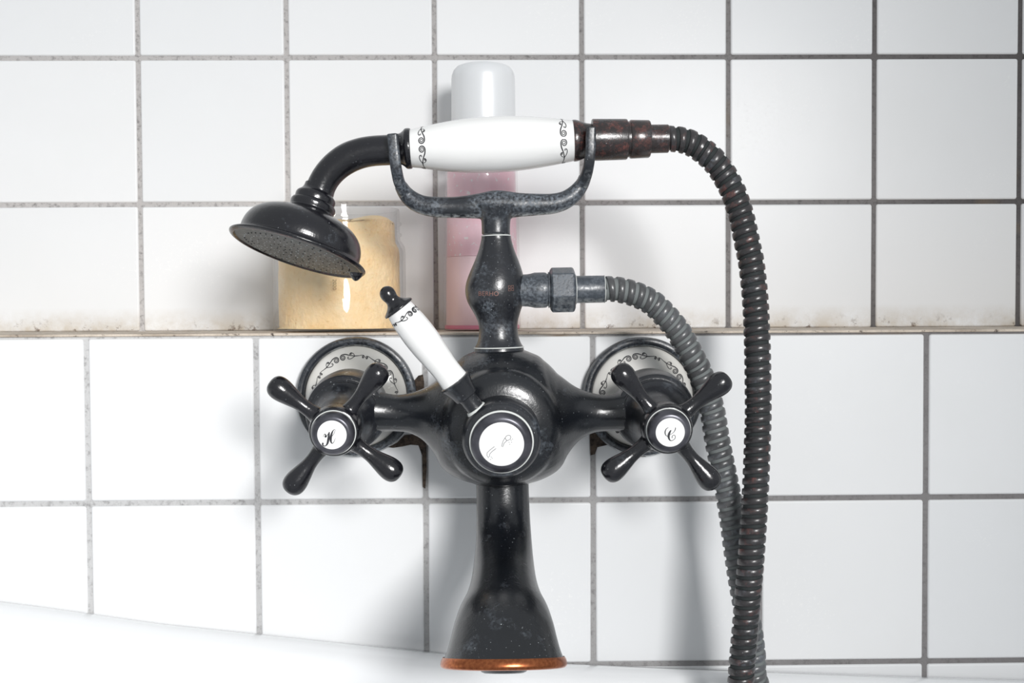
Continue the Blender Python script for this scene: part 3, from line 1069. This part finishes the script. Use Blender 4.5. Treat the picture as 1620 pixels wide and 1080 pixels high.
outer = [(524, 98), (522.5, 102), (519, 104), (400, 104), (392, 103), (386, 99.5), (381, 96), (376, 95), (374.5, 98), (371.5, 98), (369, 95), (359, 95), (357, 98), (354, 98), (352, 95), (335, 95), (333, 94), (332.5, 92)]
inner = [(333, 90.5), (380, 91), (390, 96), (398, 100), (515, 100), (519, 97), (520, 0.2)]
lathe('jar_wall', jc, Z, [(JY(y), r * kj) for y, r in outer + inner], M_clear, jar, seg=80, cap=False, sharp=30)
n = N('orange_scrub')
c = n.mix(n.noise(70, 5, 0.6, 0.35, 0.68), (0.93, 0.65, 0.32), (0.95, 0.74, 0.44))
c = n.mix(n.noise(420, 4, 0.7, 0.60, 0.72), c, (0.78, 0.48, 0.18, 1))
n.set(Base_Color=c, Roughness=0.6, Subsurface_Weight=0.15, Subsurface_Radius=(0.004, 0.002, 0.001), Subsurface_Scale=1.0)
n.bump(n.noise(260, 4, 0.6, 0.3, 0.7), 0.5, 0.0012)
M_scrub = n.m
fill = [(519.5, 0.2), (519.5, 90), (517, 93), (505, 94), (460, 94.5), (400, 93.5), (392, 91), (384, 88), (372, 87), (355, 86.5), (347, 84), (345.5, 60), (346, 30), (347, 0.2)]
Vj, Fj = lathe_data(jc, Z, [(JY(y), r * kj) for y, r in spline(fill, 3)], 72, cap=False)
rng = random.Random(3)
Vj = [jc + Vector(((v - jc).x * (1 + rng.uniform(-.008, .008)), (v - jc).y * (1 + rng.uniform(-.008, .008)), (v - jc).z)) for v in Vj]
for i, v in enumerate(Vj):
    if v.z > jc.z + JY(352):
        v.z += -0.002 + 0.0014 * math.sin(v.x * 160 + 1) + 0.0008 * math.sin(v.y * 230)
mesh_obj('scrub', Vj, Fj, M_scrub, jar, sharp=180)
cu = bpy.data.curves.new('date_print', 'FONT')
cu.body = '2020'
cu.size = 8.2
tob = bpy.data.objects.new('date_print', cu)
tm = bpy.data.meshes.new_from_object(tob)
tv = [v.co.copy() for v in tm.vertices]
tf = [tuple(p.vertices) for p in tm.polygons]
bpy.data.objects.remove(tob)
pts = []
for v in tv:
    px, py = 526.5 + v.y, 445 + v.x
    r = 104.4 * kj
    x = at(px, py, DJ + r).x - jc.x
    pts.append(Vector((jc.x + x, jc.y - math.sqrt(r * r - x * x), jc.z + JY(py))))
mesh_obj('date_print', pts, tf, plain('brown_print', (0.25, 0.15, 0.07), 0.6), jar, smooth=False)

# ------------------------------------------------------------------ bottle on the ledge
DBt = -0.052
kb = mm(1, DBt)
bc = at(763, 523, DBt); bc.z = z_ledge + 0.0002
bot = empty('pink_bottle', bc)
tag(bot, 'slim clear bottle of pink two-layer liquid with a pale silver cap', 'bottle')


def BY(y):
    return (523.5 - y) * kb


M_clear2 = clear_mat('clear_bottle_plastic', (1.0, 0.985, 0.99), 0.03)
lathe('bottle_wall', bc, Z, [(BY(y), r * kb) for y, r in ((523.5, 55), (522.5, 59.5), (518, 61), (400, 59.3), (275, 57), (262, 56), (254, 52), (248, 44), (240, 40), (236, 0.2))], M_clear2, bot, seg=64, cap=False)
def liquid(n, col, w):
    """Milky liquid: half scattered back, half let through."""
    n.set(Base_Color=col, Roughness=0.3)
    tl = n.node('ShaderNodeBsdfTranslucent')
    if isinstance(col, bpy.types.NodeSocket):
        n.link(col, tl.inputs[0])
    else:
        tl.inputs[0].default_value = (*col, 1)
    mx = n.node('ShaderNodeMixShader')
    mx.inputs[0].default_value = w
    n.link(n.b.outputs[0], mx.inputs[1])
    n.link(tl.outputs[0], mx.inputs[2])
    n.link(mx.outputs[0], n.out.inputs['Surface'])
    return n.m


n = N('pale_pink_liquid')
M_pink1 = liquid(n, n.mix(n.noise(20, 3, 0.5, 0.3, 0.8), (1.0, 0.74, 0.78), (1.0, 0.82, 0.85)), 0.15)
n = N('rose_liquid')
c = n.mix(n.noise(35, 4, 0.6, 0.35, 0.7), (0.97, 0.64, 0.72), (0.97, 0.74, 0.80))
c = n.mix(n.noise(330, 2, 0.5, 0.64, 0.69), c, (0.98, 0.94, 0.95, 1))
M_pink2 = liquid(n, c, 0.15)
lathe('lower_liquid', bc, Z, [(BY(y), r * kb) for y, r in ((520.5, 0.2), (520.5, 54), (517, 57), (411, 56), (409, 55.5), (409, 0.2))], M_pink1, bot, seg=64, cap=False)
lathe('upper_liquid', bc, Z, [(BY(y), r * kb) for y, r in ((408.6, 0.2), (408.6, 55.6), (275, 53.6), (264, 52), (262, 0.2))], M_pink2, bot, seg=64, cap=False)
lathe('base_band', bc, Z, [(BY(y), r * kb) for y, r in ((521.5, 58), (520.5, 59.2), (515.5, 59.2), (515, 58.2))], plain('deep_pink', (0.80, 0.25, 0.38), 0.3), bot, seg=64, cap=False)
cc = bc + Vector((at(765.5, 300, DBt).x - bc.x, 0, 0))
n = N('frosted_silver_cap')
n.set(Base_Color=(0.77, 0.785, 0.80), Roughness=0.30, Metallic=0.15)
M_scap = n.m
lathe('cap', cc, Z, [(BY(y), r * kb) for y, r in ((246, 47), (246, 50), (244, 50.8), (130, 50), (124, 49.3), (117, 46.5), (112, 42), (109.5, 36), (108.5, 26), (108, 0.2))], M_scap, bot, seg=64, cap=False, sharp=60)
